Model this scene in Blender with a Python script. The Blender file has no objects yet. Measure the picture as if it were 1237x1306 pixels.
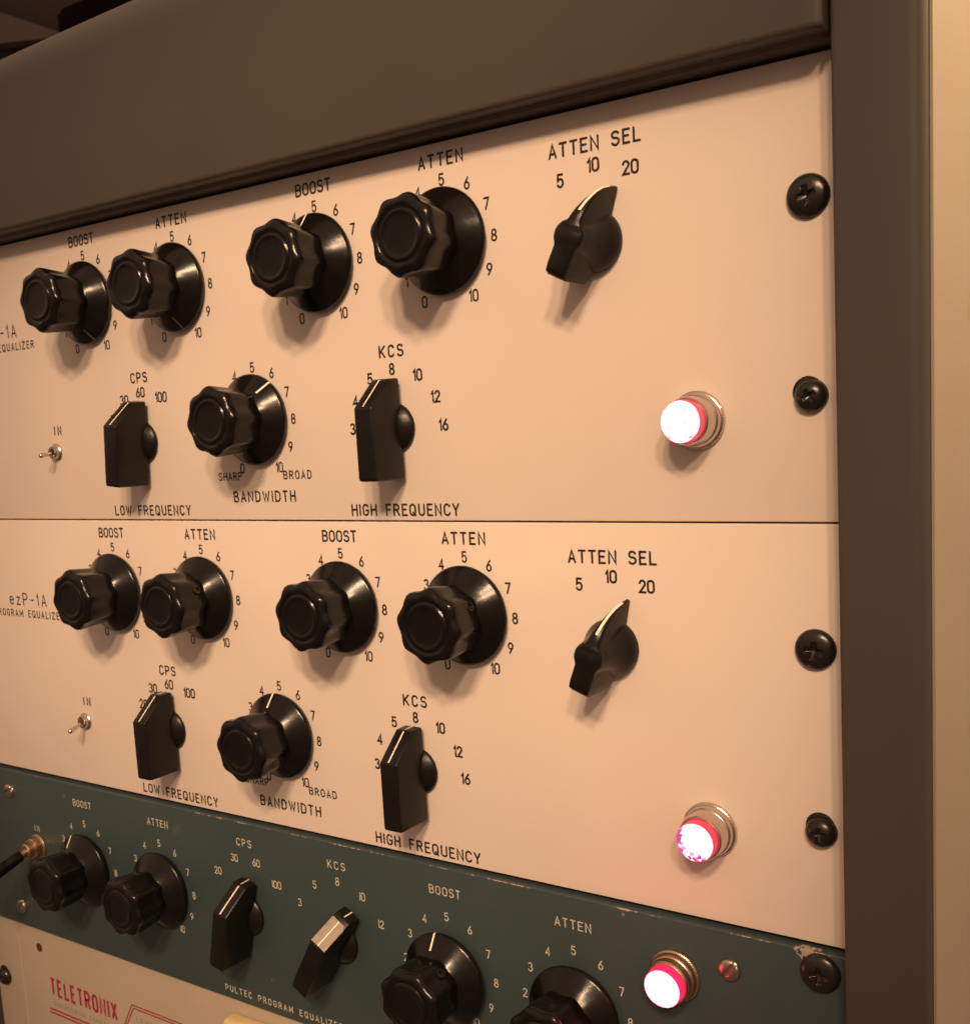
import bpy, bmesh, math, random
from mathutils import Matrix, Vector
R = math.radians
S = 0.001                                    # everything below is written in millimetres
scene = bpy.context.scene
col = scene.collection

# ------------------------------------------------------------------ camera
cd = bpy.data.cameras.new('camera'); cam = bpy.data.objects.new('camera', cd); col.objects.link(cam)
def rot(rx, ry, rz):
    return Matrix.Rotation(rz, 3, 'Z') @ Matrix.Rotation(rx, 3, 'X') @ Matrix.Rotation(ry, 3, 'Y')
B = rot(-0.131114, 0.058258, 0.602782)       # columns: right, forward, up
right, fwd, up = B.col[0], B.col[1], B.col[2]
M = Matrix((right, up, -fwd)).transposed().to_4x4()
M.translation = Vector((94.067, -323.675, 36.124)) * S
cam.matrix_world = M
cd.sensor_fit = 'HORIZONTAL'; cd.sensor_width = 36; cd.lens = 1399.226 / 1237 * 36
cd.shift_x = (618.5 - 618.83) / 1237; cd.shift_y = (720.48 - 653) / 1237
cd.clip_start = 0.01; cd.clip_end = 30
cd.dof.use_dof = True; cd.dof.focus_distance = 0.37; cd.dof.aperture_fstop = 40
scene.camera = cam
# ------------------------------------------------------------------ light of a dim room
w = bpy.data.worlds.new('World'); scene.world = w; w.use_nodes = True
bgn = w.node_tree.nodes['Background']; bgn.inputs[1].default_value = 1.65
wc = w.node_tree.nodes.new('ShaderNodeTexCoord'); wsx = w.node_tree.nodes.new('ShaderNodeSeparateXYZ'); wr = w.node_tree.nodes.new('ShaderNodeValToRGB')
w.node_tree.links.new(wc.outputs['Generated'], wsx.inputs[0])
wm_ = w.node_tree.nodes.new('ShaderNodeMath'); wm_.operation = 'MULTIPLY_ADD'; wm_.inputs[1].default_value = 0.5; wm_.inputs[2].default_value = 0.5
w.node_tree.links.new(wsx.outputs['Z'], wm_.inputs[0]); w.node_tree.links.new(wm_.outputs[0], wr.inputs[0]); w.node_tree.links.new(wr.outputs[0], bgn.inputs[0])
el = wr.color_ramp.elements                       # dark floor, brighter walls and ceiling of the room
el[0].position = 0.36; el[0].color = (0.085, 0.050, 0.034, 1)
el[1].position = 0.70; el[1].color = (0.40, 0.255, 0.165, 1)
e_ = el.new(0.50); e_.color = (0.16, 0.10, 0.066, 1)
def bulb(loc, watts, radius=0.072, color=(1.0, 0.655, 0.395), aim=(-0.235, 0, -0.055)):
    ld = bpy.data.lights.new('lamp', 'SPOT'); ld.energy = watts; ld.color = color; ld.shadow_soft_size = radius
    ld.spot_size = R(20); ld.spot_blend = 1.0
    o = bpy.data.objects.new('ceiling_lamp', ld); o.location = loc; col.objects.link(o)
    o.rotation_euler = (Vector(aim) - Vector(loc)).to_track_quat('-Z', 'Y').to_euler(); return o
bulb((0.85, -1.4, 1.05), 69.0)
bulb((0.57, -1.4, 1.22), 69.0)
bulb((0.33, -1.4, 1.05), 69.0)
sl_ = bpy.data.lights.new('side_lamp', 'POINT'); sl_.energy = 16.0; sl_.color = (1.0, 0.66, 0.36); sl_.shadow_soft_size = 0.03
so_ = bpy.data.objects.new('side_lamp', sl_); so_.location = (0.30, 0.16, 0.40); col.objects.link(so_)      # lamp beside the cabinet
vs = scene.view_settings
vs.view_transform = 'Standard'; vs.look = 'None'; vs.exposure = 0.0; vs.gamma = 1
scene.cycles.use_denoising = True

# ------------------------------------------------------------------ materials
def mat(name, color, rough=0.5, metal=0.0, spec=0.5, bump=0.0, bscale=900.0, mottle=0.0, mscale=30.0, coat=0.0, dirt=None):
    m = bpy.data.materials.new(name); m.use_nodes = True
    nt = m.node_tree; N = nt.nodes; L = nt.links; b = N['Principled BSDF']
    b.inputs['Base Color'].default_value = (*color, 1); b.inputs['Roughness'].default_value = rough
    b.inputs['Metallic'].default_value = metal; b.inputs['Specular IOR Level'].default_value = spec
    b.inputs['Coat Weight'].default_value = coat
    tc = N.new('ShaderNodeTexCoord')
    if mottle:
        n = N.new('ShaderNodeTexNoise'); n.inputs['Scale'].default_value = mscale; n.inputs['Detail'].default_value = 6
        L.new(tc.outputs['Object'], n.inputs['Vector'])
        mr = N.new('ShaderNodeMapRange'); mr.inputs[1].default_value = 0.25; mr.inputs[2].default_value = 0.75
        mr.inputs[3].default_value = 1 - mottle; mr.inputs[4].default_value = 1 + mottle
        L.new(n.outputs['Fac'], mr.inputs[0])
        mx = N.new('ShaderNodeVectorMath'); mx.operation = 'SCALE'; mx.inputs[0].default_value = color
        L.new(mr.outputs[0], mx.inputs['Scale']); L.new(mx.outputs[0], b.inputs['Base Color'])
        mr2 = N.new('ShaderNodeMapRange'); mr2.inputs[3].default_value = max(rough - 0.07, 0.02); mr2.inputs[4].default_value = rough + 0.07
        L.new(n.outputs['Fac'], mr2.inputs[0]); L.new(mr2.outputs[0], b.inputs['Roughness'])
    if bump:
        n2 = N.new('ShaderNodeTexNoise'); n2.inputs['Scale'].default_value = bscale; n2.inputs['Detail'].default_value = 4
        L.new(tc.outputs['Object'], n2.inputs['Vector'])
        bp = N.new('ShaderNodeBump'); bp.inputs['Strength'].default_value = bump; bp.inputs['Distance'].default_value = 0.0002
        L.new(n2.outputs['Fac'], bp.inputs['Height']); L.new(bp.outputs[0], b.inputs['Normal'])
    return m
BEIGE = mat('beige_enamel', (0.67, 0.578, 0.515), 0.58, bump=0.22, bscale=1400, mottle=0.045, mscale=10, spec=0.22)
BEIGE2 = mat('old_beige_enamel', (0.38, 0.315, 0.25), 0.55, bump=0.3, bscale=1400, mottle=0.05, mscale=20, spec=0.25)
GREEN = mat('grey_green_enamel', (0.037, 0.055, 0.059), 0.42, bump=0.25, bscale=1300, mottle=0.08, mscale=25, spec=0.4)
CAB = mat('brown_grey_cabinet_paint', (0.062, 0.051, 0.042), 0.55, bump=0.12, bscale=1100, mottle=0.05, mscale=18, spec=0.4)
DARK = mat('black_interior', (0.006, 0.005, 0.005), 0.8)
WALL = mat('tan_wall_paint', (0.27, 0.222, 0.172), 0.6, bump=0.3, bscale=500, mottle=0.04, mscale=12)
KNOB = mat('black_phenolic', (0.0055, 0.0045, 0.0045), 0.2, bump=0.12, bscale=700, mottle=0.25, mscale=160, spec=0.27)
KNOB2 = mat('black_phenolic_satin', (0.007, 0.0058, 0.0055), 0.32, bump=0.2, bscale=900, mottle=0.15, mscale=100, spec=0.27)
SCREW = mat('black_oxide_screw', (0.018, 0.015, 0.014), 0.26, metal=0.35, bump=0.2, bscale=900, spec=0.6)
BRASS = mat('aged_copper_screw', (0.45, 0.38, 0.30), 0.33, metal=1.0, bump=0.2, bscale=900)
NICKEL = mat('nickel', (0.62, 0.52, 0.44), 0.24, metal=1.0, bump=0.15, bscale=1200)
CHROME = mat('lamp_bezel_metal', (0.64, 0.56, 0.51), 0.22, metal=1.0, bump=0.1, bscale=1200)
COPPERB = mat('warm_lamp_bezel', (0.60, 0.42, 0.31), 0.3, metal=1.0, bump=0.1, bscale=1200)
COPPER = mat('copper_nut', (0.50, 0.34, 0.22), 0.38, metal=1.0, bump=0.2, bscale=900)
SILVER = mat('brushed_silver_plate', (0.20, 0.17, 0.15), 0.5, metal=0.6, bump=0.6, bscale=400, mottle=0.1, mscale=60)
WHITE = mat('cream_paint_line', (0.80, 0.76, 0.62), 0.45)
SHADED = mat('shaded_pointer_paint', (0.10, 0.085, 0.065), 0.5)  # pointer line paint for shaded knobs, the shade put into its colour
INK = mat('dark_brown_ink', (0.020, 0.013, 0.011), 0.55)
CREAMINK = mat('cream_engraving', (0.52, 0.49, 0.37), 0.6, mottle=0.2, mscale=300)
REDINK = mat('crimson_print', (0.29, 0.014, 0.04), 0.5)
FAINT = mat('faded_print', (0.27, 0.225, 0.15), 0.6)
HOLE = mat('dark_brass_recess', (0.10, 0.065, 0.025), 0.5, metal=0.6)
METER = mat('cream_meter_case', (0.62, 0.47, 0.25), 0.35, mottle=0.1, mscale=60)

def wear(m, ztop, patch):
    """chipped bright edge along the panel's top front corner and a bare patch by a screw (object coordinates, metres)"""
    nt = m.node_tree; N = nt.nodes; L = nt.links; b = N['Principled BSDF']
    tc = N.new('ShaderNodeTexCoord'); sp = N.new('ShaderNodeSeparateXYZ'); L.new(tc.outputs['Object'], sp.inputs[0])
    def math_(op, a, c, clamp=False):
        n = N.new('ShaderNodeMath'); n.operation = op; n.use_clamp = clamp
        for i, v in enumerate((a, c)):
            if isinstance(v, (int, float)): n.inputs[i].default_value = v
            else: L.new(v, n.inputs[i])
        return n.outputs[0]
    nz = N.new('ShaderNodeTexNoise'); nz.inputs['Scale'].default_value = 55; nz.inputs['Detail'].default_value = 5
    L.new(tc.outputs['Object'], nz.inputs['Vector'])
    nf = N.new('ShaderNodeTexNoise'); nf.inputs['Scale'].default_value = 700; nf.inputs['Detail'].default_value = 4
    L.new(tc.outputs['Object'], nf.inputs['Vector'])
    dist = math_('SUBTRACT', ztop, sp.outputs['Z'])                       # below the edge
    ax = math_('ABSOLUTE', dist, 0.0)
    fy = math_('ABSOLUTE', math_('ADD', sp.outputs['Y'], 0.003), 0.0)     # distance to the front face
    d = math_('ADD', ax, fy)
    th = math_('MULTIPLY', math_('SUBTRACT', nz.outputs['Fac'], 0.59), 0.0030)
    th = math_('ADD', th, math_('MULTIPLY', math_('SUBTRACT', nf.outputs['Fac'], 0.5), 0.0012))
    xr = math_('MULTIPLY', math_('ADD', sp.outputs['X'], 0.38), 0.0012)    # more wear to the right
    th = math_('ADD', th, xr)
    e = math_('MULTIPLY', math_('SUBTRACT', th, d), 6000, True)
    vm = N.new('ShaderNodeVectorMath'); vm.operation = 'DISTANCE'; L.new(tc.outputs['Object'], vm.inputs[0])
    vm.inputs[1].default_value = patch
    pr = math_('ADD', 0.0032, math_('MULTIPLY', math_('SUBTRACT', nf.outputs['Fac'], 0.5), 0.012))
    pt = math_('MULTIPLY', math_('SUBTRACT', pr, vm.outputs['Value']), 4000, True)
    fac = math_('MAXIMUM', e, pt)
    # scattered small nicks
    vo = N.new('ShaderNodeTexVoronoi'); vo.inputs['Scale'].default_value = 28; L.new(tc.outputs['Object'], vo.inputs['Vector'])
    nk = math_('MULTIPLY', math_('SUBTRACT', 0.022, vo.outputs['Distance']), 90, True)
    fac = math_('MAXIMUM', fac, math_('MULTIPLY', nk, 0.5))
    # pale wiped smudges
    sm = N.new('ShaderNodeTexNoise'); sm.inputs['Scale'].default_value = 38; sm.inputs['Detail'].default_value = 3
    L.new(tc.outputs['Object'], sm.inputs['Vector'])
    s2 = math_('MULTIPLY', math_('SUBTRACT', sm.outputs['Fac'], 0.69), 2.2, True)
    fac = math_('MAXIMUM', fac, math_('MULTIPLY', s2, 0.5))
    mx = N.new('ShaderNodeMix'); mx.data_type = 'RGBA'; L.new(fac, mx.inputs[0])
    src = b.inputs['Base Color'].links[0].from_socket
    L.new(src, mx.inputs[6]); mx.inputs[7].default_value = (0.34, 0.27, 0.22, 1)
    L.new(mx.outputs[2], b.inputs['Base Color'])
wear(GREEN, -0.1346, (-0.0125, -0.003, -0.1345))

STAINS = [((0.0268, 0.0400, 0.0651), 0.0022), ((0.0268, 0.0395, 0.0595), 0.0040), ((0.0268, 0.0405, -0.0700), 0.0035)]
def stains(m, pts):
    nt = m.node_tree; N = nt.nodes; L = nt.links; b = N['Principled BSDF']
    tc = N.new('ShaderNodeTexCoord'); src = b.inputs['Base Color'].links[0].from_socket
    for (p, r) in pts:
        vm = N.new('ShaderNodeVectorMath'); vm.operation = 'DISTANCE'; L.new(tc.outputs['Object'], vm.inputs[0]); vm.inputs[1].default_value = p
        mr = N.new('ShaderNodeMapRange'); mr.inputs[1].default_value = r; mr.inputs[2].default_value = r * 0.3; mr.inputs[3].default_value = 0; mr.inputs[4].default_value = 0.55
        L.new(vm.outputs['Value'], mr.inputs[0])
        mx = N.new('ShaderNodeMix'); mx.data_type = 'RGBA'; L.new(mr.outputs[0], mx.inputs[0]); L.new(src, mx.inputs[6]); mx.inputs[7].default_value = (0.24, 0.16, 0.08, 1)
        src = mx.outputs[2]
    L.new(src, b.inputs['Base Color'])
stains(WALL, STAINS)

def glow(name, c, s):
    m = bpy.data.materials.new(name); m.use_nodes = True; b = m.node_tree.nodes['Principled BSDF']
    b.inputs['Base Color'].default_value = (0.4, 0.02, 0.05, 1); b.inputs['Emission Color'].default_value = (*c, 1); b.inputs['Emission Strength'].default_value = s
    b.inputs['Roughness'].default_value = 0.2
    return m
JW1 = [glow('jewel_white_hot', (1.0, 0.50, 0.58), 3.0), glow('jewel_facet_pale', (1.0, 0.78, 0.86), 1.0), glow('jewel_facet_lilac', (0.78, 0.50, 0.66), 0.9)]
JW2 = [glow('jewel_white_pink', (1.0, 0.50, 0.60), 2.6), glow('jewel_facet_pink', (1.0, 0.42, 0.72), 1.0), glow('jewel_facet_magenta', (0.85, 0.012, 0.36), 1.0), glow('jewel_facet_violet', (0.36, 0.10, 0.34), 0.8)]
JW3 = [glow('jewel_red_hot', (1.0, 0.105, 0.20), 11.0)]
JR1 = glow('jewel_side_pink', (1.0, 0.13, 0.13), 0.55)
JR2 = glow('jewel_side_rose', (1.0, 0.09, 0.13), 0.5)
JR3 = glow('jewel_side_red', (1.0, 0.012, 0.09), 1.3)

# ------------------------------------------------------------------ mesh helpers; local space is (x, h, z) with h towards the viewer
def P(x, h, z): return (x * S, -h * S, z * S)
def link(name, me, m, parent=None, loc=(0, 0, 0), ang=0.0, smooth=38, kind=None):
    if len(me.materials): me.materials.clear()
    me.materials.append(m)
    if smooth:
        me.shade_smooth(); me.set_sharp_from_angle(angle=R(smooth))
    o = bpy.data.objects.new(name, me); col.objects.link(o)
    o.location = P(*loc); o.rotation_euler = (0, R(ang), 0)
    if parent: o.parent = parent
    if kind: o['kind'] = kind
    return o
def mesh(bm, name='m'):
    bmesh.ops.remove_doubles(bm, verts=bm.verts, dist=1e-7)
    bmesh.ops.recalc_face_normals(bm, faces=bm.faces)
    me = bpy.data.meshes.new(name); bm.to_mesh(me); bm.free(); return me
def box(bm, x0, x1, h0, h1, z0, z1, bev=0.0, seg=2):
    vs_ = [bm.verts.new(P(x, h, z)) for x in (x0, x1) for h in (h0, h1) for z in (z0, z1)]
    fs = [bm.faces.new([vs_[i] for i in f]) for f in ((0, 1, 3, 2), (4, 6, 7, 5), (0, 4, 5, 1), (2, 3, 7, 6), (0, 2, 6, 4), (1, 5, 7, 3))]
    if bev:
        es = set(e for f in fs for e in f.edges)
        bmesh.ops.bevel(bm, geom=list(es), offset=bev * S, segments=seg, affect='EDGES', profile=0.5)
def lathe(bm, prof, seg=48, rfun=None, cx=0, cz=0):
    """prof: list of (r, h); axis along h"""
    rings = []
    for (r, h) in prof:
        if r < 1e-6: rings.append([bm.verts.new(P(cx, h, cz))]); continue
        ring = []
        for i in range(seg):
            a = 2 * math.pi * i / seg
            rr = r * (rfun(a, h, r) if rfun else 1)
            ring.append(bm.verts.new(P(cx + rr * math.sin(a), h, cz + rr * math.cos(a))))
        rings.append(ring)
    for A, C in zip(rings, rings[1:]):
        if len(A) == 1 and len(C) == 1: continue
        for i in range(seg):
            j = (i + 1) % seg
            if len(A) == 1: bm.faces.new((A[0], C[i], C[j]))
            elif len(C) == 1: bm.faces.new((A[i], A[j], C[0]))
            else: bm.faces.new((A[i], A[j], C[j], C[i]))
def tube(bm, pts, radii, seg=14, cap=True):
    pts = [Vector(P(*p)) for p in pts]; rings = []
    for i, p in enumerate(pts):
        d = (pts[min(i + 1, len(pts) - 1)] - pts[max(i - 1, 0)]).normalized()
        u = d.cross(Vector((0.3, 0.1, 1))).normalized(); v = d.cross(u)
        rings.append([bm.verts.new(p + (u * math.cos(t) + v * math.sin(t)) * radii[i] * S) for t in [2 * math.pi * k / seg for k in range(seg)]])
    for A, C in zip(rings, rings[1:]):
        for i in range(seg): bm.faces.new((A[i], A[(i + 1) % seg], C[(i + 1) % seg], C[i]))
    if cap: bm.faces.new(rings[0]); bm.faces.new(rings[-1][::-1])
def thing(name, label, cat, loc, group=None):
    o = bpy.data.objects.new(name, None); col.objects.link(o); o.location = P(*loc); o.empty_display_size = 0.02
    o['label'] = label; o['category'] = cat
    if group: o['group'] = group
    return o
def dup(src, parent, loc, ang=None):
    c = src.copy(); col.objects.link(c); c.parent = parent; c.location = P(*loc)
    if ang is not None: c.rotation_euler = (0, R(ang), 0)
    for ch in list(src.children):
        k = ch.copy(); col.objects.link(k); k.parent = c
    return c

# ------------------------------------------------------------------ stroke lettering (engraver's single line alphabet), cell 0.6 x 1
def arc(cx, cy, rx, ry, a0, a1, n=None):
    n = n or max(4, int(abs(a1 - a0) / 18))
    return [(cx + rx * math.cos(R(a0 + (a1 - a0) * i / n)), cy + ry * math.sin(R(a0 + (a1 - a0) * i / n))) for i in range(n + 1)]
W = 0.54
def oval(w=W, top=1.0, bot=0.0, n=22):
    r = min(w / 2, (top - bot) / 2)
    p = arc(w / 2, top - r, w / 2, r, 0, 180) + arc(w / 2, bot + r, w / 2, r, 180, 360)
    return p + [p[0]]
G = {
 'A': [[(0, 0), (W / 2, 1), (W, 0)], [(0.10, 0.30), (W - 0.10, 0.30)]],
 'B': [[(0, 0), (0, 1)] , [(0, 1), (0.30, 1)] + arc(0.30, 0.765, 0.21, 0.235, 80, -90) + [(0, 0.53)], [(0.3, 0.53)] + arc(0.30, 0.265, 0.24, 0.265, 80, -90) + [(0, 0)]],
 'C': [arc(W / 2, 0.72, W / 2, 0.28, 20, 180) + arc(W / 2, 0.28, W / 2, 0.28, 180, 340)],
 'D': [[(0, 0), (0, 1), (0.22, 1)] + arc(0.22, 0.68, 0.32, 0.32, 80, 0) + arc(0.22, 0.32, 0.32, 0.32, 0, -90) + [(0, 0)]],
 'E': [[(0.46, 1), (0, 1), (0, 0), (0.46, 0)], [(0, 0.53), (0.38, 0.53)]],
 'F': [[(0.46, 1), (0, 1), (0, 0)], [(0, 0.53), (0.38, 0.53)]],
 'G': [arc(W / 2, 0.72, W / 2, 0.28, 20, 180) + arc(W / 2, 0.28, W / 2, 0.28, 180, 360) + [(W, 0.46), (0.30, 0.46)]],
 'H': [[(0, 0), (0, 1)], [(W, 0), (W, 1)], [(0, 0.53), (W, 0.53)]],
 'I': [[(0, 0), (0, 1)]],
 'K': [[(0, 0), (0, 1)], [(W, 1), (0, 0.36)], [(0.17, 0.55), (W, 0)]],
 'L': [[(0, 1), (0, 0), (0.44, 0)]],
 'M': [[(0, 0), (0, 1), (0.33, 0.25), (0.66, 1), (0.66, 0)]],
 'N': [[(0, 0), (0, 1), (W, 0), (W, 1)]],
 'O': [oval()],
 'P': [[(0, 0), (0, 1), (0.28, 1)] + arc(0.28, 0.735, 0.25, 0.265, 80, -90) + [(0, 0.47)]],
 'Q': [oval(), [(0.30, 0.26), (0.58, -0.04)]],
 'R': [[(0, 0), (0, 1), (0.28, 1)] + arc(0.28, 0.75, 0.24, 0.25, 80, -90) + [(0, 0.50)], [(0.27, 0.50), (W, 0)]],
 'S': [arc(0.26, 0.755, 0.25, 0.245, 25, 250) + arc(0.26, 0.265, 0.27, 0.265, 80, -155)],
 'T': [[(0, 1), (0.52, 1)], [(0.26, 1), (0.26, 0)]],
 'U': [[(0, 1), (0, 0.27)] + arc(W / 2, 0.27, W / 2, 0.27, 180, 360) + [(W, 1)]],
 'V': [[(0, 1), (W / 2, 0), (W, 1)]],
 'W': [[(0, 1), (0.19, 0), (0.38, 0.85), (0.57, 0), (0.76, 1)]],
 'X': [[(0, 0), (W, 1)], [(0, 1), (W, 0)]],
 'Y': [[(0, 1), (W / 2, 0.46), (W, 1)], [(W / 2, 0.46), (W / 2, 0)]],
 'Z': [[(0, 1), (W, 1), (0, 0), (W, 0)]],
 'e': [[(0.02, 0.36), (0.46, 0.36)] + arc(0.24, 0.38, 0.23, 0.28, 0, 180) + arc(0.24, 0.27, 0.23, 0.27, 180, 325)],
 'z': [[(0, 0.64), (0.40, 0.64), (0, 0), (0.42, 0)]],
 '-': [[(0.02, 0.46), (0.34, 0.46)]],
 '0': [oval(0.48)],
 '1': [[(0.02, 0.76), (0.17, 1), (0.17, 0)]],
 'i': [[(0.05, 1), (0.05, 0)]],
 '2': [arc(0.23, 0.74, 0.22, 0.26, 170, -35) + [(0.0, 0), (0.47, 0)]],
 '3': [arc(0.23, 0.765, 0.21, 0.235, 150, -80) , arc(0.23, 0.27, 0.24, 0.27, 80, -155)],
 '4': [[(0.36, 0), (0.36, 1), (0, 0.28), (0.48, 0.28)]],
 '5': [[(0.42, 1), (0.06, 1), (0.02, 0.52)] + arc(0.22, 0.32, 0.24, 0.32, 130, -150)],
 '6': [[(0.36, 1), (0.06, 0.50)], arc(0.24, 0.29, 0.23, 0.29, 0, 360)],
 '7': [[(0, 1), (0.45, 1), (0.15, 0)]],
 '8': [arc(0.235, 0.765, 0.20, 0.235, -90, 270), arc(0.235, 0.265, 0.235, 0.265, 90, 450)],
 '9': [[(0.11, 0), (0.41, 0.50)], arc(0.23, 0.71, 0.23, 0.29, 0, 360)],
}
def gwidth(c):
    if c == ' ': return 0.42
    return max(p[0] for st in G[c] for p in st)
def ribbon(bm, pts, wd, hgt, caps):
    """flat stroke of width wd following pts [(x, z)] (mm) at height hgt"""
    q = [Vector(pts[0])]
    for p in pts[1:]:
        if (Vector(p) - q[-1]).length > 1e-4: q.append(Vector(p))
    closed = len(q) > 3 and (q[0] - q[-1]).length < 1e-3
    if closed: q = q[:-1]
    n = len(q); L_, R_ = [], []
    for i in range(n):
        a = q[(i - 1) % n] if (closed or i) else None
        b = q[(i + 1) % n] if (closed or i < n - 1) else None
        d1 = (q[i] - a).normalized() if a is not None else (b - q[i]).normalized()
        d2 = (b - q[i]).normalized() if b is not None else d1
        t = d1 + d2
        t = t.normalized() if t.length > 1e-6 else d1
        nn = Vector((-t.y, t.x)); k = min(1 / max(0.35, abs(nn.dot(Vector((-d1.y, d1.x))))), 2.2)
        L_.append(q[i] + nn * wd / 2 * k); R_.append(q[i] - nn * wd / 2 * k)
    mk = lambda v: bm.verts.new(P(v.x, hgt, v.y))
    lv = [mk(v) for v in L_]; rv = [mk(v) for v in R_]
    for i in range(n if closed else n - 1):
        j = (i + 1) % n; bm.faces.new((lv[i], lv[j], rv[j], rv[i]))
    if not closed and caps:
        for (c, d, a_, b_) in ((q[0], (q[0] - q[1]).normalized(), rv[0], lv[0]), (q[-1], (q[-1] - q[-2]).normalized(), lv[-1], rv[-1])):
            base = math.atan2(d.y, d.x); vv = [b_]
            ring = []
            for k in range(1, 5):
                an = base - math.pi / 2 + math.pi * k / 5
                ring.append(mk(c + Vector((math.cos(an), math.sin(an))) * wd / 2))
            try: bm.faces.new([a_, *ring[::-1], b_] if (ring[0].co - b_.co).length < (ring[0].co - a_.co).length else [a_, *ring, b_])
            except ValueError: pass
def text(parent, org, txt, x, z, height=4.0, width=None, wd=0.78, m=INK, xs=1.12, gap=0.22, h=0.06, name=None, caps=True, ang=0):
    """centred text; width = total width in mm (letter gap is stretched to fit)"""
    ws = [gwidth(c) * height * xs for c in txt]
    if width and len(txt) > 1: g = (width - sum(ws)) / (len(txt) - 1)
    else: g = gap * height * xs
    tot = sum(ws) + g * (len(txt) - 1); bm = bmesh.new(); cx = -tot / 2; k = 0
    for c, cw in zip(txt, ws):
        if c != ' ':
            for st in G[c]:
                ribbon(bm, [(cx + px * height * xs, (pz - 0.5) * height) for px, pz in st], wd, 0.012 * (k % 4), caps); k += 1
        cx += cw + g
    bmesh.ops.recalc_face_normals(bm, faces=bm.faces)
    for f in bm.faces:
        if f.normal.y > 0: f.normal_flip()
    me = bpy.data.meshes.new('print'); bm.to_mesh(me); bm.free()
    nm = name or ('printed_number' if txt[0].isdigit() or txt[0] == 'i' else 'printed_word')
    return link(nm, me, m, parent, (x - org[0], h - org[1], z - org[2]), ang, smooth=0)

# ------------------------------------------------------------------ prototypes
random.seed(4)
def lobes(A):
    def f(a, h, r):
        if r < 9.9: return 1
        k = min(1, (r - 9.9) / 2.2)
        s = (0.5 - 0.5 * math.cos(8 * a)) ** 0.85
        return 1 - A * s * k
    return f
grip_prof = [(10.6, 8.4), (12.4, 9.4), (12.9, 10.27), (13.4, 16.3), (14.0, 22.4), (14.0, 23.6), (13.7, 24.6), (13.1, 25.3), (12.2, 25.8), (11.2, 26.0), (10.4, 26.05), (9.9, 25.85), (9.5, 25.5), (9.0, 25.45), (8.6, 25.8), (8.2, 26.1), (7.8, 26.15), (7.3, 26.0), (6.9, 25.75), (6.2, 25.65), (3.5, 25.6), (0, 25.58)]
skirt_prof = [(0, 0.4), (17.7, 0.5), (18.3, 1.7), (18.5, 2.2), (18.45, 2.9), (18.1, 3.4), (17.7, 3.7), (14.6, 6.3), (11.6, 8.8), (11.0, 9.5), (10.4, 10.5), (0, 10.6)]
bm = bmesh.new(); lathe(bm, grip_prof, 128, lobes(0.088)); grip_me = mesh(bm, 'grip')
bm = bmesh.new(); lathe(bm, skirt_prof, 96); skirt_me = mesh(bm, 'skirt')
bm = bmesh.new()                                               # raised pointer line lying on the skirt's cone
pl = [(18.53, 2.4), (18.5, 2.95), (18.15, 3.47), (17.74, 3.77), (14.64, 6.37), (13.4, 7.4)]
rows = [[bm.verts.new(P(s * 0.42, h, r)) for s in (-1, 1)] for r, h in pl]
for A_, C_ in zip(rows, rows[1:]): bm.faces.new((A_[0], A_[1], C_[1], C_[0]))
line_me = mesh(bm, 'line')
bm = bmesh.new()                                               # set screw in the grip's side
lathe(bm, [(1.9, -0.6), (1.9, 0.35), (1.6, 0.5), (1.35, 0.45), (1.2, -0.3), (0, -0.4)], 20)
bmesh.ops.rotate(bm, verts=bm.verts, cent=(0, 0, 0), matrix=Matrix.Rotation(R(-90), 3, 'X'))
bmesh.ops.translate(bm, verts=bm.verts, vec=P(0, 14.0, 12.55)); setscrew_me = mesh(bm, 'set')

def dial_knob(parent, loc, ang, visible_line=True, m=KNOB, flute=7.0, set_at=None, linem=None):
    k = link('dial_knob', grip_me.copy() if m is not KNOB else grip_me, m, parent, loc, ang + flute)
    s = link('skirt', skirt_me, m, k, (0, 0, 0), -flute)
    if visible_line: link('pointer_line', line_me if linem is None else line_me.copy(), linem or WHITE, k, (0, 0, 0), -flute, smooth=0)
    if set_at is not None: link('set_screw', setscrew_me, SCREW, k, (0, 0, 0), set_at - ang - flute)
    return k

# rectangular block pointer
def block_proto(m):
    bm = bmesh.new()
    prof = [(-19.2, 1.8), (-19.0, 18.2), (-18.2, 19.1), (7.7, 19.0), (17.9, 7.8), (18.1, 2.0)]
    A_ = [bm.verts.new(P(-4.2, h, z)) for z, h in prof]; C_ = [bm.verts.new(P(4.2, h, z)) for z, h in prof]
    bm.faces.new(A_); bm.faces.new(C_[::-1])
    for i in range(len(prof)):
        j = (i + 1) % len(prof); bm.faces.new((A_[i], C_[i], C_[j], A_[j]))
    bmesh.ops.bevel(bm, geom=list(bm.edges), offset=0.85 * S, segments=4, affect='EDGES', profile=0.5)
    return mesh(bm, 'block')
block_me = block_proto(KNOB2)
bm = bmesh.new(); lathe(bm, [(0, 0.4), (8.6, 0.4), (9.15, 0.8), (9.2, 1.3), (9.0, 1.8), (8.0, 2.5), (6.8, 3.5), (4.9, 4.4), (2.8, 4.8), (0, 4.9)], 64); dome_me = mesh(bm, 'dome')
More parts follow.
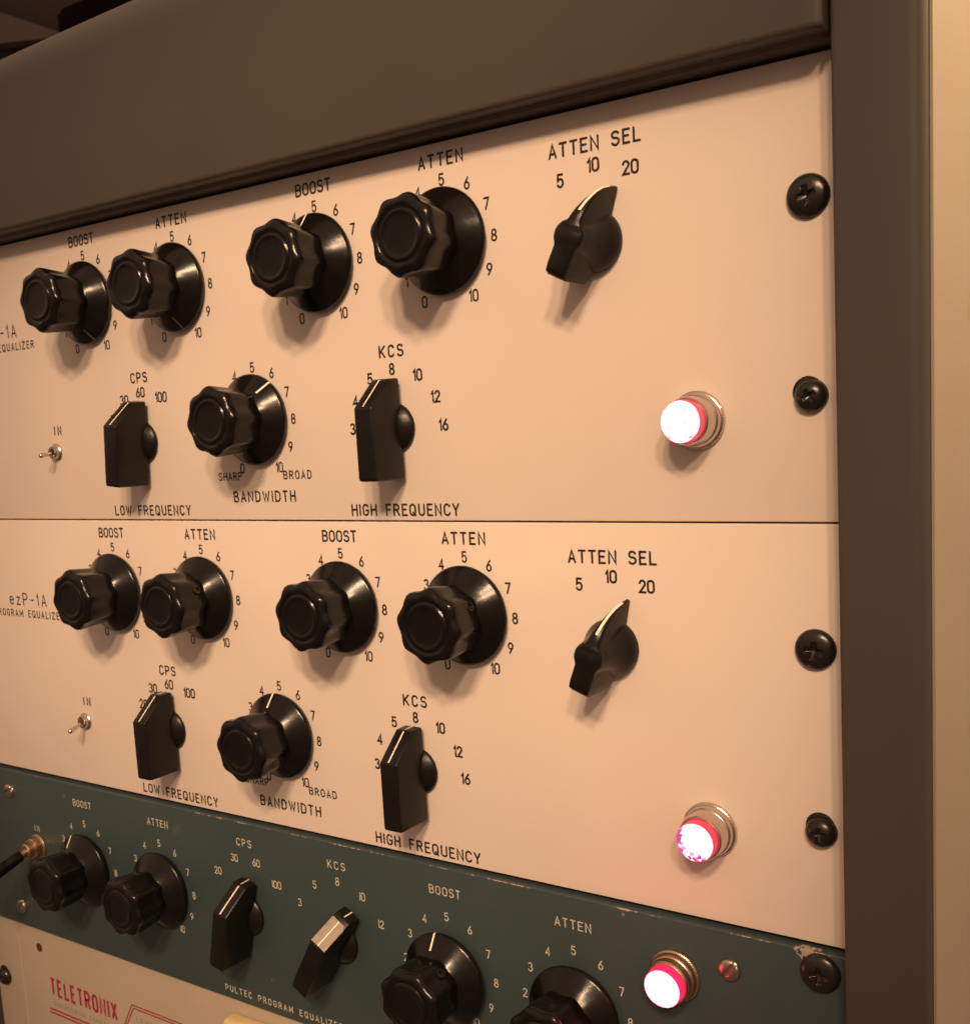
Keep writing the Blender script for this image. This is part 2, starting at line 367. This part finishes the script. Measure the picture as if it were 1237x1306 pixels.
def strip(pts, wd, lift=0.05):
    bm = bmesh.new(); rows = []
    for i, (z, h) in enumerate(pts):
        a = pts[max(i - 1, 0)]; b = pts[min(i + 1, len(pts) - 1)]
        d = Vector((b[0] - a[0], b[1] - a[1])).normalized(); n = Vector((-d.y, d.x))
        if n.y < 0 and abs(n.y) > 1e-3: n = -n
        if abs(n.y) <= 1e-3 and n.x < 0: n = -n
        z2, h2 = z + n.x * lift, h + n.y * lift
        rows.append([bm.verts.new(P(s * wd / 2, h2, z2)) for s in (-1, 1)])
    for A_, C_ in zip(rows, rows[1:]): bm.faces.new((A_[0], A_[1], C_[1], C_[0]))
    return mesh(bm, 'strip')
bline_me = strip([(8.1, 18.56), (17.5, 8.24)], 0.62, 0.07)
btop_me = strip([(17.92, 7.2), (18.08, 2.4)], 0.5, 0.06)
def block_knob(parent, loc, ang, m=KNOB2, silver=False):
    k = link('pointer_knob', block_me, m, parent, loc, ang)
    link('base_disc', dome_me, m, k)
    if silver:
        bm = bmesh.new()
        zz = [(8.05, 17.85, -4.0), (17.35, 7.95, -4.0)]
        a = [P(-3.85, 18.75, 8.2), P(3.85, 18.75, 8.2), P(3.85, 10.74, 15.5), P(2.6, 9.5, 16.63), P(-3.85, 9.5, 16.63)]
        v = [bm.verts.new(p_) for p_ in a]
        v2 = [bm.verts.new(Vector(p_) + Vector((0, 0.0002, -0.0002))) for p_ in a]
        bm.faces.new(v); bm.faces.new(v2[::-1])
        for i in range(5): bm.faces.new((v[i], v2[i], v2[(i + 1) % 5], v[(i + 1) % 5]))
        p_ = link('silver_plate', mesh(bm), SILVER, k, smooth=0)
        p_['label'] = 'silver plate on the sloping face'
        link('pointer_line', strip([(8.3, 18.7), (16.5, 9.7)], 0.5, 0.14), WHITE, k, smooth=0)
    else:
        link('pointer_line', bline_me, WHITE, k, smooth=0)
    link('end_line', btop_me, WHITE, k, smooth=0)
    return k

# chicken head pointer
def chicken(parent, loc, ang):
    bm = bmesh.new()
    st = []
    def wfun(u):
        lin = 3.9 if u < -8 else (3.9 + (u + 8) * 0.0 if u < 0 else 3.6)
        if u > 0: lin = max(0.55, 3.3 - u * 0.155)
        bul = math.sqrt(max(0, 5.2 ** 2 - (u + 0.2) ** 2)) if abs(u + 0.2) < 5.2 else 0
        return max(lin, bul)
    def hfun(u):
        pts = [(-13.2, 17.4), (-12.2, 18.8), (-10, 19.3), (0, 19.2), (4, 18.9), (7, 18.2), (9, 17.1), (11.1, 15.6), (13.1, 13.7), (14.8, 11.6), (16.2, 8.9), (17.0, 6.2), (17.5, 3.8), (17.8, 1.9)]
        for (a, b), (c, d) in zip(pts, pts[1:]):
            if u <= c: return b + (d - b) * (u - a) / (c - a)
        return pts[-1][1]
    us = [-13.2, -12.9, -12.2, -10, -8, -6.2, -5.6, -5, -4, -3, -1.5, 0, 1.5, 3, 4, 4.8, 5.3, 6, 7.5, 9, 10.5, 12, 13.1, 14, 14.8, 15.6, 16.2, 16.6, 17.0, 17.3, 17.5, 17.8]
    for u in us:
        wv, H = wfun(u), hfun(u)
        if u < -12.5: wv *= 0.9
        lo = 0.8 if u > 6 else (2.2 if u > -6 else 1.8 + (-6 - u) * 0.45)
        e = min(0.7, wv * 0.6)
        flare = 1.12 if u < 6 else 1.1
        sec = [(-wv * flare, lo), (-wv, max(lo + .1, H - 1.3)), (-wv + e * 0.35, max(lo + .2, H - 0.45)), (-wv + e, H), (wv - e, H), (wv - e * 0.35, max(lo + .2, H - 0.45)), (wv, max(lo + .1, H - 1.3)), (wv * flare, lo)]
        st.append([bm.verts.new(P(x, h, u)) for x, h in sec])
    for A_, C_ in zip(st, st[1:]):
        for i in range(8): bm.faces.new((A_[i], A_[(i + 1) % 8], C_[(i + 1) % 8], C_[i]))
    bm.faces.new(st[0]); bm.faces.new(st[-1][::-1])
    k = link('chicken_head_knob', mesh(bm), KNOB2, parent, loc, ang, smooth=45)
    bm = bmesh.new(); lathe(bm, [(0, 0.3), (9.4, 0.3), (9.9, 0.8), (9.9, 2.4), (9.6, 3.4), (8.6, 5.0), (7.5, 7.2), (6.5, 10), (5.8, 13.5), (5.4, 17.0), (5.0, 18.4), (0, 18.5)], 64)
    link('base_disc', mesh(bm), KNOB2, k, (-0.3, 0, -0.2))
    link('pointer_line', strip([(u, hfun(u)) for u in (8.2, 9, 10, 11.1, 12, 13.1, 14, 14.8, 15.6, 16.2, 16.6, 17.0, 17.3)], 0.95, 0.09), WHITE, k, smooth=0)
    return k

# screws
def head(r, hh, kind, depth=1.3, rings=22, seg=72, ang=0, base=0.0, flat=0.0):
    bm = bmesh.new(); prev = None
    ca, sa = math.cos(R(ang)), math.sin(R(ang))
    for i in range(rings + 1):
        t = i / rings; rr = r * t
        n = 1 if i == 0 else seg; ring = []
        for k in range(n):
            a = 2 * math.pi * k / seg; x, z = rr * math.sin(a), rr * math.cos(a)
            u, v = x * ca + z * sa, -x * sa + z * ca
            tt = max(0, (t - flat) / (1 - flat)) if flat < 1 else t
            h = base + 0.35 + (hh - 0.35) * math.sqrt(max(0, 1 - tt ** 2.2))
            if kind == 'cross':
                w1 = 0.62 * r / 6.0; l1 = 2.7 * r / 6.0; sm = 0.22 * r / 6
                f = lambda p_, q_: max(0, min(1, (w1 + sm - abs(p_)) / sm)) * max(0, min(1, (l1 - abs(q_)) / (1.1 * sm)))
                c = max(f(u, v), f(v, u)); g2 = math.hypot(u, v)
                h -= depth * c * max(0.35, 1 - g2 / (l1 * 1.3))
                h -= 0.25 * max(0, 1 - g2 / (1.7 * r / 6)) * (1 - c)
            elif kind == 'slot':
                c = max(0, min(1, (0.16 * r + 0.06 * r - abs(u)) / (0.06 * r))); h -= depth * c
            ring.append(bm.verts.new(P(x, h, z)))
        if prev:
            if len(prev) == 1:
                for k in range(seg): bm.faces.new((prev[0], ring[k], ring[(k + 1) % seg]))
            else:
                for k in range(seg): bm.faces.new((prev[k], prev[(k + 1) % seg], ring[(k + 1) % seg], ring[k]))
        prev = ring
    edge = [bm.verts.new(P(v.co.x / S, base, v.co.z / S)) for v in prev]
    for k in range(seg): bm.faces.new((prev[k], prev[(k + 1) % seg], edge[(k + 1) % seg], edge[k]))
    return mesh(bm, 'head')
big_screw_me = head(6.35, 3.1, 'cross', 1.7, rings=30, ang=12)
small_screw_me = head(5.0, 3.9, 'cross', 1.6, rings=28, ang=30)
slot_me = head(3.9, 1.9, 'slot', 0.9, rings=20, seg=48, ang=-38, flat=0.3)
def rack_screw(parent, loc, small=False, ang=0, base=0.0):
    o = link('rack_screw', small_screw_me if small else big_screw_me, SCREW, parent, loc, ang, smooth=50)
    if small:
        bm = bmesh.new(); lathe(bm, [(4.5, 0), (4.6, 0.3), (4.2, 0.5), (0, 0.5)], 40)
        link('washer', mesh(bm), DARK, o, (-1.0, 0, 1.3))
    return o

def knurl(a, h, r):
    return 1 + (0.012 * (1 if math.sin(a * 60) > 0 else -1) if (r > 8.9) else 0)
def pilot(parent, loc, jm, sm, jr=6.55, depth=14.0, bez=CHROME, watts=0.004, lc=(1.0, 0.25, 0.2)):
    k = link('pilot_lamp', (lambda b: (lathe(b, [(0, 0.1), (8.8, 0.1), (9.1, 0.25), (9.25, 0.6), (9.22, 1.0), (9.05, 1.4), (8.75, 1.65), (8.5, 1.75), (8.48, 2.2), (8.42, 3.0), (8.25, 3.6), (7.95, 4.0), (7.75, 4.15), (7.72, 4.8), (7.66, 5.5), (7.6, 6.4), (7.45, depth - 5.2), (7.3, depth - 4.7), (7.0, depth - 4.4), (6.4, depth - 4.5), (6.3, depth - 6.2), (0, depth - 6.2)], 180, knurl), mesh(b, 'bezel'))[1])(bmesh.new()), bez, parent, loc, 0, smooth=30)
    bm = bmesh.new(); lathe(bm, [(6.25, depth - 5.5), (6.45, depth - 4.0), (jr, depth - 3.4), (jr + 0.1, depth - 1.2), (jr - 0.15, depth - 0.7)], 48)
    link('jewel_rim', mesh(bm), sm, k)
    bm = bmesh.new()                                              # facetted face
    N_ = 20; rings = [(jr - 0.15, depth - 0.7, 0), (jr - 1.0, depth - 0.15, .5), (jr - 2.1, depth + 0.3, 0), (jr - 3.5, depth + 0.65, .5), (jr - 5.0, depth + 0.9, 0)]
    pr = None
    for r, h, off in rings:
        rg = [bm.verts.new(P(r * math.sin(2 * math.pi * (i + off) / N_), h, r * math.cos(2 * math.pi * (i + off) / N_))) for i in range(N_)]
        if pr:
            for i in range(N_):
                if off: bm.faces.new((pr[i], pr[(i + 1) % N_], rg[i])); bm.faces.new((pr[(i + 1) % N_], rg[(i + 1) % N_], rg[i]))
                else: bm.faces.new((pr[i], rg[(i + 1) % N_], rg[i])); bm.faces.new((pr[i], pr[(i + 1) % N_], rg[(i + 1) % N_]))
        pr = rg
    c = bm.verts.new(P(0, depth + 0.95, 0))
    for i in range(N_): bm.faces.new((pr[i], pr[(i + 1) % N_], c))
    rnd = random.Random(7); me = mesh(bm)
    jo_ = link('jewel', me, jm[0], k, smooth=0)
    for m2 in jm[1:]: me.materials.append(m2)
    for f in me.polygons:
        c_ = f.center / S; rr = math.hypot(c_.x, c_.z); u = rnd.random(); a = math.degrees(math.atan2(c_.x, c_.z)) % 360
        if len(jm) == 1: continue
        if len(jm) == 3:                                             # white jewel: a few paler pink facets low on the rim
            if rr > jr - 1.4 and 110 < a < 250 and u < 0.30: f.material_index = 1 if u < 0.2 else 2
            elif u < 0.06: f.material_index = 1
        else:                                                        # magenta facets on the left and along the bottom
            w_ = (rr / jr) * (1.0 if (225 < a < 312 or 150 < a < 205) else 0.62 if 140 < a < 320 else 0)
            if w_ > 0.62: f.material_index = 2 if u < 0.45 else 3 if u < 0.72 else 1 if u < 0.85 else 0
            elif w_ > 0.45 and u < 0.4: f.material_index = 1
    jl = bpy.data.lights.new('jewel_light', 'POINT'); jl.energy = watts; jl.color = lc; jl.shadow_soft_size = 0.004
    jo = bpy.data.objects.new('jewel_light', jl); jo.location = P(0, depth + 2.6, 0); jo.parent = k; col.objects.link(jo)
    return k

def toggle(parent, loc, tip, m=NICKEL, r=3.3):
    bm = bmesh.new()
    lathe(bm, [(0, 0), (r + 0.9, 0), (r + 1.0, 0.3), (r + 0.6, 1.0), (r, 1.3), (r, 2.2), (r - 0.4, 2.8), (r - 1.1, 2.9), (r - 1.5, 2.2), (r - 1.6, 1.2), (0, 1.2)], 36)
    k = link('toggle_switch', mesh(bm), m, parent, loc)
    bm = bmesh.new(); n = 7
    pts = [(tip[0] * t, 1.2 + (tip[1] - 1.2) * t, tip[2] * t) for t in [0, .2, .4, .6, .75, .87, .95, 1.0]]
    tube(bm, pts, [0.9, 0.75, 0.8, 0.95, 1.15, 1.25, 1.05, 0.5], 16)
    link('lever', mesh(bm), m, k, smooth=60)
    return k
def plate(x0, x1, z0, z1, h1, bev=0.35, h0=-1.0):
    bm = bmesh.new(); box(bm, x0, x1, h0, h1, z0, z1, bev, 3); return mesh(bm, 'plate')

# ------------------------------------------------------------------ rack cabinet
cab = thing('rack_cabinet', 'brown grey metal rack cabinet with broad rounded top front and a plain right side post', 'rack cabinet', (-241, -200, -560))
co = (-241, -200, -560)
def cpart(name, bm, m=CAB, smooth=38):
    return link(name, mesh(bm), m, cab, (-co[0], -co[1], -co[2]), 0, smooth)
# top front: profile swept from the left to the right post
def arch(x): return 0.00007 * (x + 150) ** 2
bm = bmesh.new()
prof = [(-4.0, 134.0), (6.4, 134.1), (7.0, 134.7), (7.6, 135.5), (12.2, 135.3), (13.2, 135.6), (13.8, 136.2), (14.0, 137.2), (14.0, 165), (14.0, 199.0)]
zt, rad = 218.5, 18.0
for i in range(1, 11):
    a = R(9 * i); prof.append((14.0 - rad * (1 - math.cos(a)), zt - rad + rad * math.sin(a)))
prof += [(-40, zt), (-300, zt)]
xs_ = [-486 + 8 * i for i in range(0, 61)]
xs_ = [x for x in xs_ if x < -4] + [-2.4, -1.6, -0.7, -0.2]
rows = []
for x in xs_:
    k = 0.0 if x < -2.6 else {(-2.4): 0.0, (-1.6): 0.15, (-0.7): 0.5, (-0.2): 1.1}[x]
    row = []
    for (h, z) in prof:
        zz = z - (arch(x) if z > 190 else 0)
        hh = h - (k if h > 6 else 0)
        row.append(bm.verts.new(P(x, hh, zz)))
    rows.append(row)
row = [bm.verts.new(P(-0.2, min(h, 0) - 2 if h > -30 else h, z)) for (h, z) in prof]; rows.append(row)
for A_, C_ in zip(rows, rows[1:]):
    for i in range(len(prof) - 1): bm.faces.new((A_[i], C_[i], C_[i + 1], A_[i + 1]))
cpart('top_front', bm)
def post(x0, x1, rr, side):
    bm = bmesh.new(); pr = []
    # plan outline (x, h)
    pr = [(x0, -30), (x0, 9.6)] + [(x0 + 1.4 * (1 - math.cos(R(a))), 9.6 + 1.4 * math.sin(R(a))) for a in (30, 60, 90)]
    pr += [(x1 - rr + rr * math.sin(R(a)), 11.0 - rr + rr * math.cos(R(a))) for a in (0, 15, 30, 45, 60, 75, 90)] + [(x1, -30)]
    if side < 0: pr = [(x0 + x1 - x, h) for x, h in pr][::-1]
    lv = [-560, -400, -200, 0, 120, 260]
    rows = [[bm.verts.new(P(x, h, z)) for x, h in pr] for z in lv]
    for A_, C_ in zip(rows, rows[1:]):
        for i in range(len(pr) - 1): bm.faces.new((A_[i], A_[i + 1], C_[i + 1], C_[i]))
    bm.faces.new(rows[-1]); bm.faces.new(rows[0][::-1])
    return bm
cpart('side_post', post(1.0, 26.2, 5.2, 1))
cpart('side_post', post(-511, -485.6, 5.2, -1))
bm = bmesh.new(); box(bm, -485, 0.8, -306, -300, -560, 207); cpart('back_panel', bm, DARK, 0)
bm = bmesh.new(); box(bm, -485.5, -484.6, -300, -6, -560, 136); cpart('inner_side', bm, DARK, 0)
bm = bmesh.new(); box(bm, -0.2, 0.9, -300, -6, -560, 136); cpart('inner_side', bm, DARK, 0)
for x0, x1 in ((-485, -466), (-17, -0.6)):                      # mounting rails behind the panels' ears
    bm = bmesh.new(); box(bm, x0, x1, -6.2, -4.2, -560, 135.6); cpart('mounting_rail', bm, DARK, 0)
bm = bmesh.new(); box(bm, -510, 25, -560, -300, -560, 200)

# ------------------------------------------------------------------ walls and the dark room behind
bm = bmesh.new(); box(bm, 24.0, 26.75, -306, 7.6, -560, 198, 0.5, 3); cpart('side_panel', bm, WALL, 38)
bm = bmesh.new(); box(bm, -3600, 28, -1500, -1450, -560, 2000)
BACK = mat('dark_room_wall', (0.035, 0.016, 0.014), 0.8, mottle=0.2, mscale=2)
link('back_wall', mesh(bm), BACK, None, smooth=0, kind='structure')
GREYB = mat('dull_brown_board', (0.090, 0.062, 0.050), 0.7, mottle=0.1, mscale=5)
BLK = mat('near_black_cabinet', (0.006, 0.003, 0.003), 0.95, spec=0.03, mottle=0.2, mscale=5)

# ------------------------------------------------------------------ beige equalizers
def dial_numbers(u, org, cx, cz, Rn, nums, h, height=3.7, m=INK, wd=0.68, step=30, one='1', xs=1.08):
    for n in nums:
        k = abs(n - 5); a = R((n - 5) * (30.9 if k < 5 else 30.45)) if step == 31 else R((n - 5) * step); t = str(n)
        rr = Rn + (max(0, k - 3) * 1.0 if step == 31 else 0)
        if one == 'i': t = t.replace('1', 'i')
        dx = 0.3 if n == 10 else 0
        text(u, org, t, cx + rr * math.sin(a) + dx, cz + rr * math.cos(a), height, None, wd, m, h=h, xs=xs)
def beige_unit(zb, upper):
    lab = ('upper beige program equalizer panel with black knobs, directly under the curved rack top' if upper else
           'lower beige program equalizer panel with black knobs, directly above the dark green unit')
    org = (-241.3, 0, zb)
    u = thing('equalizer_unit', lab, 'equalizer', org, 'beige program equalizers in the rack')
    L_ = lambda x, z, h=0.0: (x - org[0], h, z - org[2])
    link('front_panel', plate(-482.6, -0.1, zb + 0.28, zb + 133.05, 0.0, 0.4, -3.2), BEIGE, u, (-org[0], 0, -org[2]), 0, 30)
    zo = 0 if upper else -133.35
    T = lambda t, x, z, **k: text(u, org, t, x, z + zo, **k)
    # lettering
    for x in (-340.05, -197.95): T('BOOST', x, 127.35, width=17.4, height=4.05)
    for x in (-279.1, -137.8): T('ATTEN', x, 127.2, width=18.8, height=4.05)
    T('ATTEN SEL', -77.5, 121.6, width=32.6, height=4.05)
    T('5', -90.2, 112.0, height=3.9); T('10', -77.9, 115.0, height=3.9); T('20', -64.8, 112.1, height=3.9)
    T('CPS', -309.4, 63.7, width=10.6, height=4.0); T('KCS', -165.4, 63.5, width=11.0, height=4.0)
    T('60', -309.35, 57.2); T('100', -295.8, 54.35); T('30', -320.9, 54.3); T('20', -328.8, 46.0)
    T('8', -165.6, 56.9, height=3.8); T('10', -153.8, 54.0, height=3.8); T('12', -146.2, 45.7, height=3.8); T('16', -143.4, 35.35, height=3.8)
    T('5', -176.4, 54.0, height=3.8); T('4', -184.4, 46.0, height=3.8); T('3', -186.7, 35.6, height=3.8)
    T('LOW FREQUENCY', -309.2, 4.45, width=51.4); T('HIGH FREQUENCY', -164.5, 4.35, width=51.0)
    T('BANDWIDTH', -237.6, 10.1, width=35.2); T('BROAD', -217.8, 18.7, width=15.0, height=3.0, wd=0.6); T('SHARP', -256.6, 18.7, width=13.6, height=3.0, wd=0.6)
    T('IN', -372.3, 42.9, width=4.9, height=3.6)
    T('ezP-1A', -412.6, 92.4, width=31.0, height=5.9, wd=0.72)
    T('PROGRAM EQUALIZER', -413.4, 84.9, width=59.0, height=3.3, wd=0.6)
    for cx, cz in ((-340.05, 99.8), (-279.2, 99.8), (-198.0, 99.7), (-137.8, 99.6), (-238.3, 42.1)):
        dial_numbers(u, org, cx, cz + zo, 20.75, range(0, 11), 0.06, step=31)
    # knobs: angle of the pointer line, clockwise from the top
    an = dict(LB=158, LA=163, RB=-4, RA=-148, BW=39) if upper else dict(LB=-95, LA=-100, RB=-92, RA=-98, BW=-3)
    fl = dict(LB=4, LA=10, RB=9, RA=14, BW=-4) if upper else dict(LB=-6, LA=3, RB=11, RA=8, BW=5)
    for kx, cx, cz in (('LB', -340.0, 99.3), ('LA', -279.1, 99.3), ('RB', -197.9, 99.2), ('RA', -137.8, 99.0), ('BW', -238.2, 41.7)):
        # flute phase is given in panel space
        dial_knob(u, L_(cx, cz + zo), an[kx], True, KNOB, fl[kx] - an[kx], set_at=(62 if not upper and kx in ('LA', 'RA') else None), linem=(SHADED if upper and kx in ('LB', 'LA', 'RA') else None))
    block_knob(u, L_(-309.3, (35.3 if upper else 36.2) + zo), 5 if upper else 0)
    block_knob(u, L_(-165.2, (35.3 if upper else 36.1) + zo), 0)
    chicken(u, L_(-77.7, 91.0 + zo), 27 if upper else 21)
    toggle(u, L_(-374.8, 32.6 + zo), (2.2, 11.0, -1.2) if upper else (2.0, 11.5, -2.4))
    pilot(u, L_(-45.0, (32.2 if upper else 32.2) + zo), JW1 if upper else JW2, JR1 if upper else JR2, 6.55 if upper else 6.4)
    if upper:
        rack_screw(u, L_(-8.9, 94.4 + zo)); rack_screw(u, L_(-9.0, 37.6 + zo), True)
        rack_screw(u, L_(-474.0, 94.4 + zo)); rack_screw(u, L_(-474.0, 37.6 + zo), True)
    else:
        rack_screw(u, L_(-9.2, 94.9 + zo), ang=20); rack_screw(u, L_(-8.4, 37.4 + zo), True, ang=25)
        rack_screw(u, L_(-474.0, 94.9 + zo)); rack_screw(u, L_(-474.0, 37.4 + zo), True)
    return u
beige_unit(0.0, True)
beige_unit(-133.35, False)

# ------------------------------------------------------------------ green equalizer, panel face 3 mm proud
GH = 3.0; gz = -222.2; org = (-241.3, 0, gz)
u = thing('equalizer_unit', 'narrow dark grey green program equalizer panel with cream lettering and a glowing red lamp', 'equalizer', org)
L_ = lambda x, z, h=GH: (x - org[0], h, z - org[2])
link('front_panel', plate(-482.6, -0.1, gz + 0.15, -134.45, GH, 0.35, -3.2), GREEN, u, (-org[0], 0, -org[2]), 0, 30)
T = lambda t, x, z, **k: text(u, org, t, x, z, **{**dict(m=CREAMINK, h=GH + 0.05, height=3.2, wd=0.45), **k})
T('BOOST', -381.4, -143.9, width=14.2); T('ATTEN', -323.7, -144.2, width=14.4); T('CPS', -265.4, -143.8, width=9.0); T('KCS', -210.7, -144.0, width=9.4)
T('BOOST', -154.7, -144.1, width=14.6); T('ATTEN', -97.8, -144.9, width=14.6)
T('IN', -422.8, -163.5, width=3.9, height=2.9)
T('20', -284.0, -160.1); T('30', -272.4, -151.9); T('60', -258.6, -151.9); T('i00', -246.9, -159.7, name='printed_number')
T('3', -233.6, -164.9); T('5', -224.0, -155.0); T('8', -210.8, -151.1); T('i0', -197.5, -155.0); T('i2', -188.3, -164.9)
T('PULTEC PROGRAM EQUALIZER', -250.2, -217.2, width=72.0, height=2.7, wd=0.42)
for cx, cz, nn in ((-381.4, -176.1, range(0, 11)), (-324.1, -176.1, range(0, 11)), (-154.6, -176.2, range(0, 11)), (-98.0, -176.6, range(0, 11))):
    dial_numbers(u, org, cx, cz, 21.8, nn, GH + 0.05, 3.15, CREAMINK, 0.44, one='i')
dial_knob(u, L_(-382.0, -177.6, GH + 0.3), -20, True, KNOB, 32)
dial_knob(u, L_(-324.1, -176.8), -100, True, KNOB, 112)
dial_knob(u, L_(-154.6, -177.9, GH + 1.9), -8, True, KNOB, 30, set_at=40)
dial_knob(u, L_(-98.0, -178.6), -100, True, KNOB, 125)
block_knob(u, L_(-265.4, -177.0), 12)
block_knob(u, L_(-210.6, -177.2), 30, silver=True)
pilot(u, L_(-58.2, -154.0), JW3, JR3, 6.5, 11.6, COPPERB, 0.016, (1.0, 0.02, 0.10))
# brass slotted screws
for x, z, a in ((-444.5, -146.0, 25), (-445.0, -211.4, -10), (-38.7, -147.4, 0)):
    link('slotted_screw', slot_me, BRASS, u, L_(x, z, GH), a, 50)
rack_screw(u, L_(-8.6, -141.0), ang=10); rack_screw(u, L_(-474.2, -215.6)); rack_screw(u, L_(-474.2, -141.0)); rack_screw(u, L_(-8.6, -215.6))
bm = bmesh.new(); lathe(bm, [(0, 0), (6.6, 0), (6.7, 0.5), (6.2, 1.0), (5.6, 1.2), (5.4, 4.2), (5.0, 4.6), (4.0, 4.8), (3.8, 7.5), (3.2, 8.0), (0, 8.0)], 6 * 8, lambda a, h, r: (1 + 0.05 * math.cos(6 * a)) if 5 < r < 5.7 else 1)
tg = link('toggle_switch', mesh(bm), COPPER, u, L_(-423.5, -173.5))
bm = bmesh.new(); tube(bm, [(0, 6.5, 0), (-0.2, 9, -0.9), (-0.4, 11, -1.4)], [1.6, 1.7, 1.9]); link('lever', mesh(bm), COPPER, tg, smooth=60)
bm = bmesh.new(); tube(bm, [(-0.5, 9.5, -1.4), (-0.7, 10.5, -1.8), (-1.4, 20, -5), (-2.4, 34, -9.5), (-2.7, 38, -10.8), (-2.8, 39, -11.1)], [2.2, 2.9, 3.2, 3.5, 3.4, 2.4], 20); sl = link('lever_sleeve', mesh(bm), KNOB, tg, smooth=60)

# ------------------------------------------------------------------ leveling amplifier at the bottom
az = -355.6; org = (-241.3, 0, az)
u = thing('leveling_amplifier', 'worn tan amplifier panel with crimson lettering at the bottom left, below the green unit', 'amplifier', org)
link('front_panel', plate(-482.6, -0.1, az, gz - 0.25, 0.0, 0.35, -3.2), BEIGE2, u, (-org[0], 0, -org[2]), 0, 30)
# hinged inner door: a very slightly proud sheet whose left edge shows as a pale ridge
bm = bmesh.new(); box(bm, -455.6, -27, -0.5, 0.35, az + 0.5, gz - 0.6, 0.3, 3); link('hinged_front', mesh(bm), BEIGE2, u, (-org[0], 0, -org[2]), 0, 30)
bm = bmesh.new(); tube(bm, [(-456.6, 0.05, gz - 0.9), (-456.6, 0.05, az + 0.5)], [0.9, 0.9], 12); link('hinge_edge', mesh(bm), BEIGE2, u, (-org[0], 0, -org[2]), 0, 60)
AH = 0.41
T = lambda t, x, z, **k: text(u, org, t, x, z, **{**dict(m=REDINK, h=AH), **k})
T('TELETRONIX', -403.2, -255.4, width=55.6, height=8.9, wd=1.65, xs=0.72, caps=False, name='printed_logo')
T('ENGINEERING COMPANY', -405, -265.2, width=50, height=2.3, wd=0.32, m=FAINT)
T('LEVELING AMPLIFIER', -331, -255.2, width=56, height=2.8, wd=0.42, m=FAINT)
def rule(pts, wd, nm='printed_rule'):
    bm = bmesh.new()
    for pl_ in pts: ribbon(bm, pl_, wd, 0, False)
    for f in bm.faces:
        if f.normal.y > 0: f.normal_flip()
    bmesh.ops.recalc_face_normals(bm, faces=bm.faces)
    me = bpy.data.meshes.new('rule'); bm.to_mesh(me); bm.free()
    link(nm, me, REDINK, u, (-org[0], AH, -org[2]), 0, 0)
rule([[(-434.5, -269.1), (-374, -269.1)], [(-434.8, -271.2), (-374.5, -271.2)]], 1.0)
rule([[(-378, -275), (-361.8, -247.8), (-296, -247.8), (-280, -275), (-378, -275)], [(-375.4, -273.6), (-360.9, -249.4), (-296.6, -249.4), (-282.4, -273.6), (-375.4, -273.6)]], 0.75, 'printed_frame')
bm = bmesh.new(); lathe(bm, [(2.5, 0), (2.5, 0.18), (2.1, 0.22), (1.85, 0.08), (0, 0.04)], 32); hl = link('screw_hole', mesh(bm), HOLE, u, (-437.9 - org[0], 0.35, -234.8 - org[2]))
rack_screw(u, (-474.4 - org[0], 0, -260.4 - org[2]), True, 10)
rack_screw(u, (-8.6 - org[0], 0, -260.4 - org[2]))
bm = bmesh.new(); box(bm, -285, -196, 0.3, 9.5, -292, -229.3, 3.2, 4); mt = link('meter_case', mesh(bm), METER, u, (-org[0], 0, -org[2]), 0, 50)

# ------------------------------------------------------------------ things in the dark behind the cabinet
t = thing('storage_cabinet', 'almost black cabinet in the unlit room behind the rack, at the top left corner', 'cabinet', (-1900, -1400, -560))
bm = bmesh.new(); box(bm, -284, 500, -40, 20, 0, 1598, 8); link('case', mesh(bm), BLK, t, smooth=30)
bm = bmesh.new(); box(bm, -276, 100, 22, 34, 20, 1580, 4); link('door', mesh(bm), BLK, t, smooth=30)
bm = bmesh.new()
pg = [(-3000, 1344), (-2179, 981), (-2185, 974), (-3000, 1112)]
A_ = [bm.verts.new(P(x + 2600, 0, z - 1100)) for x, z in pg]; C_ = [bm.verts.new(P(x + 2600, -45, z - 1100)) for x, z in pg]
bm.faces.new(A_); bm.faces.new(C_[::-1])
for i in range(4): bm.faces.new((A_[i], C_[i], C_[(i + 1) % 4], A_[(i + 1) % 4]))
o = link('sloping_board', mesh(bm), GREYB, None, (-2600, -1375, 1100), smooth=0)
o['label'] = 'dull brown sloping board in the dark room behind the rack, at the far top left'; o['category'] = 'board'
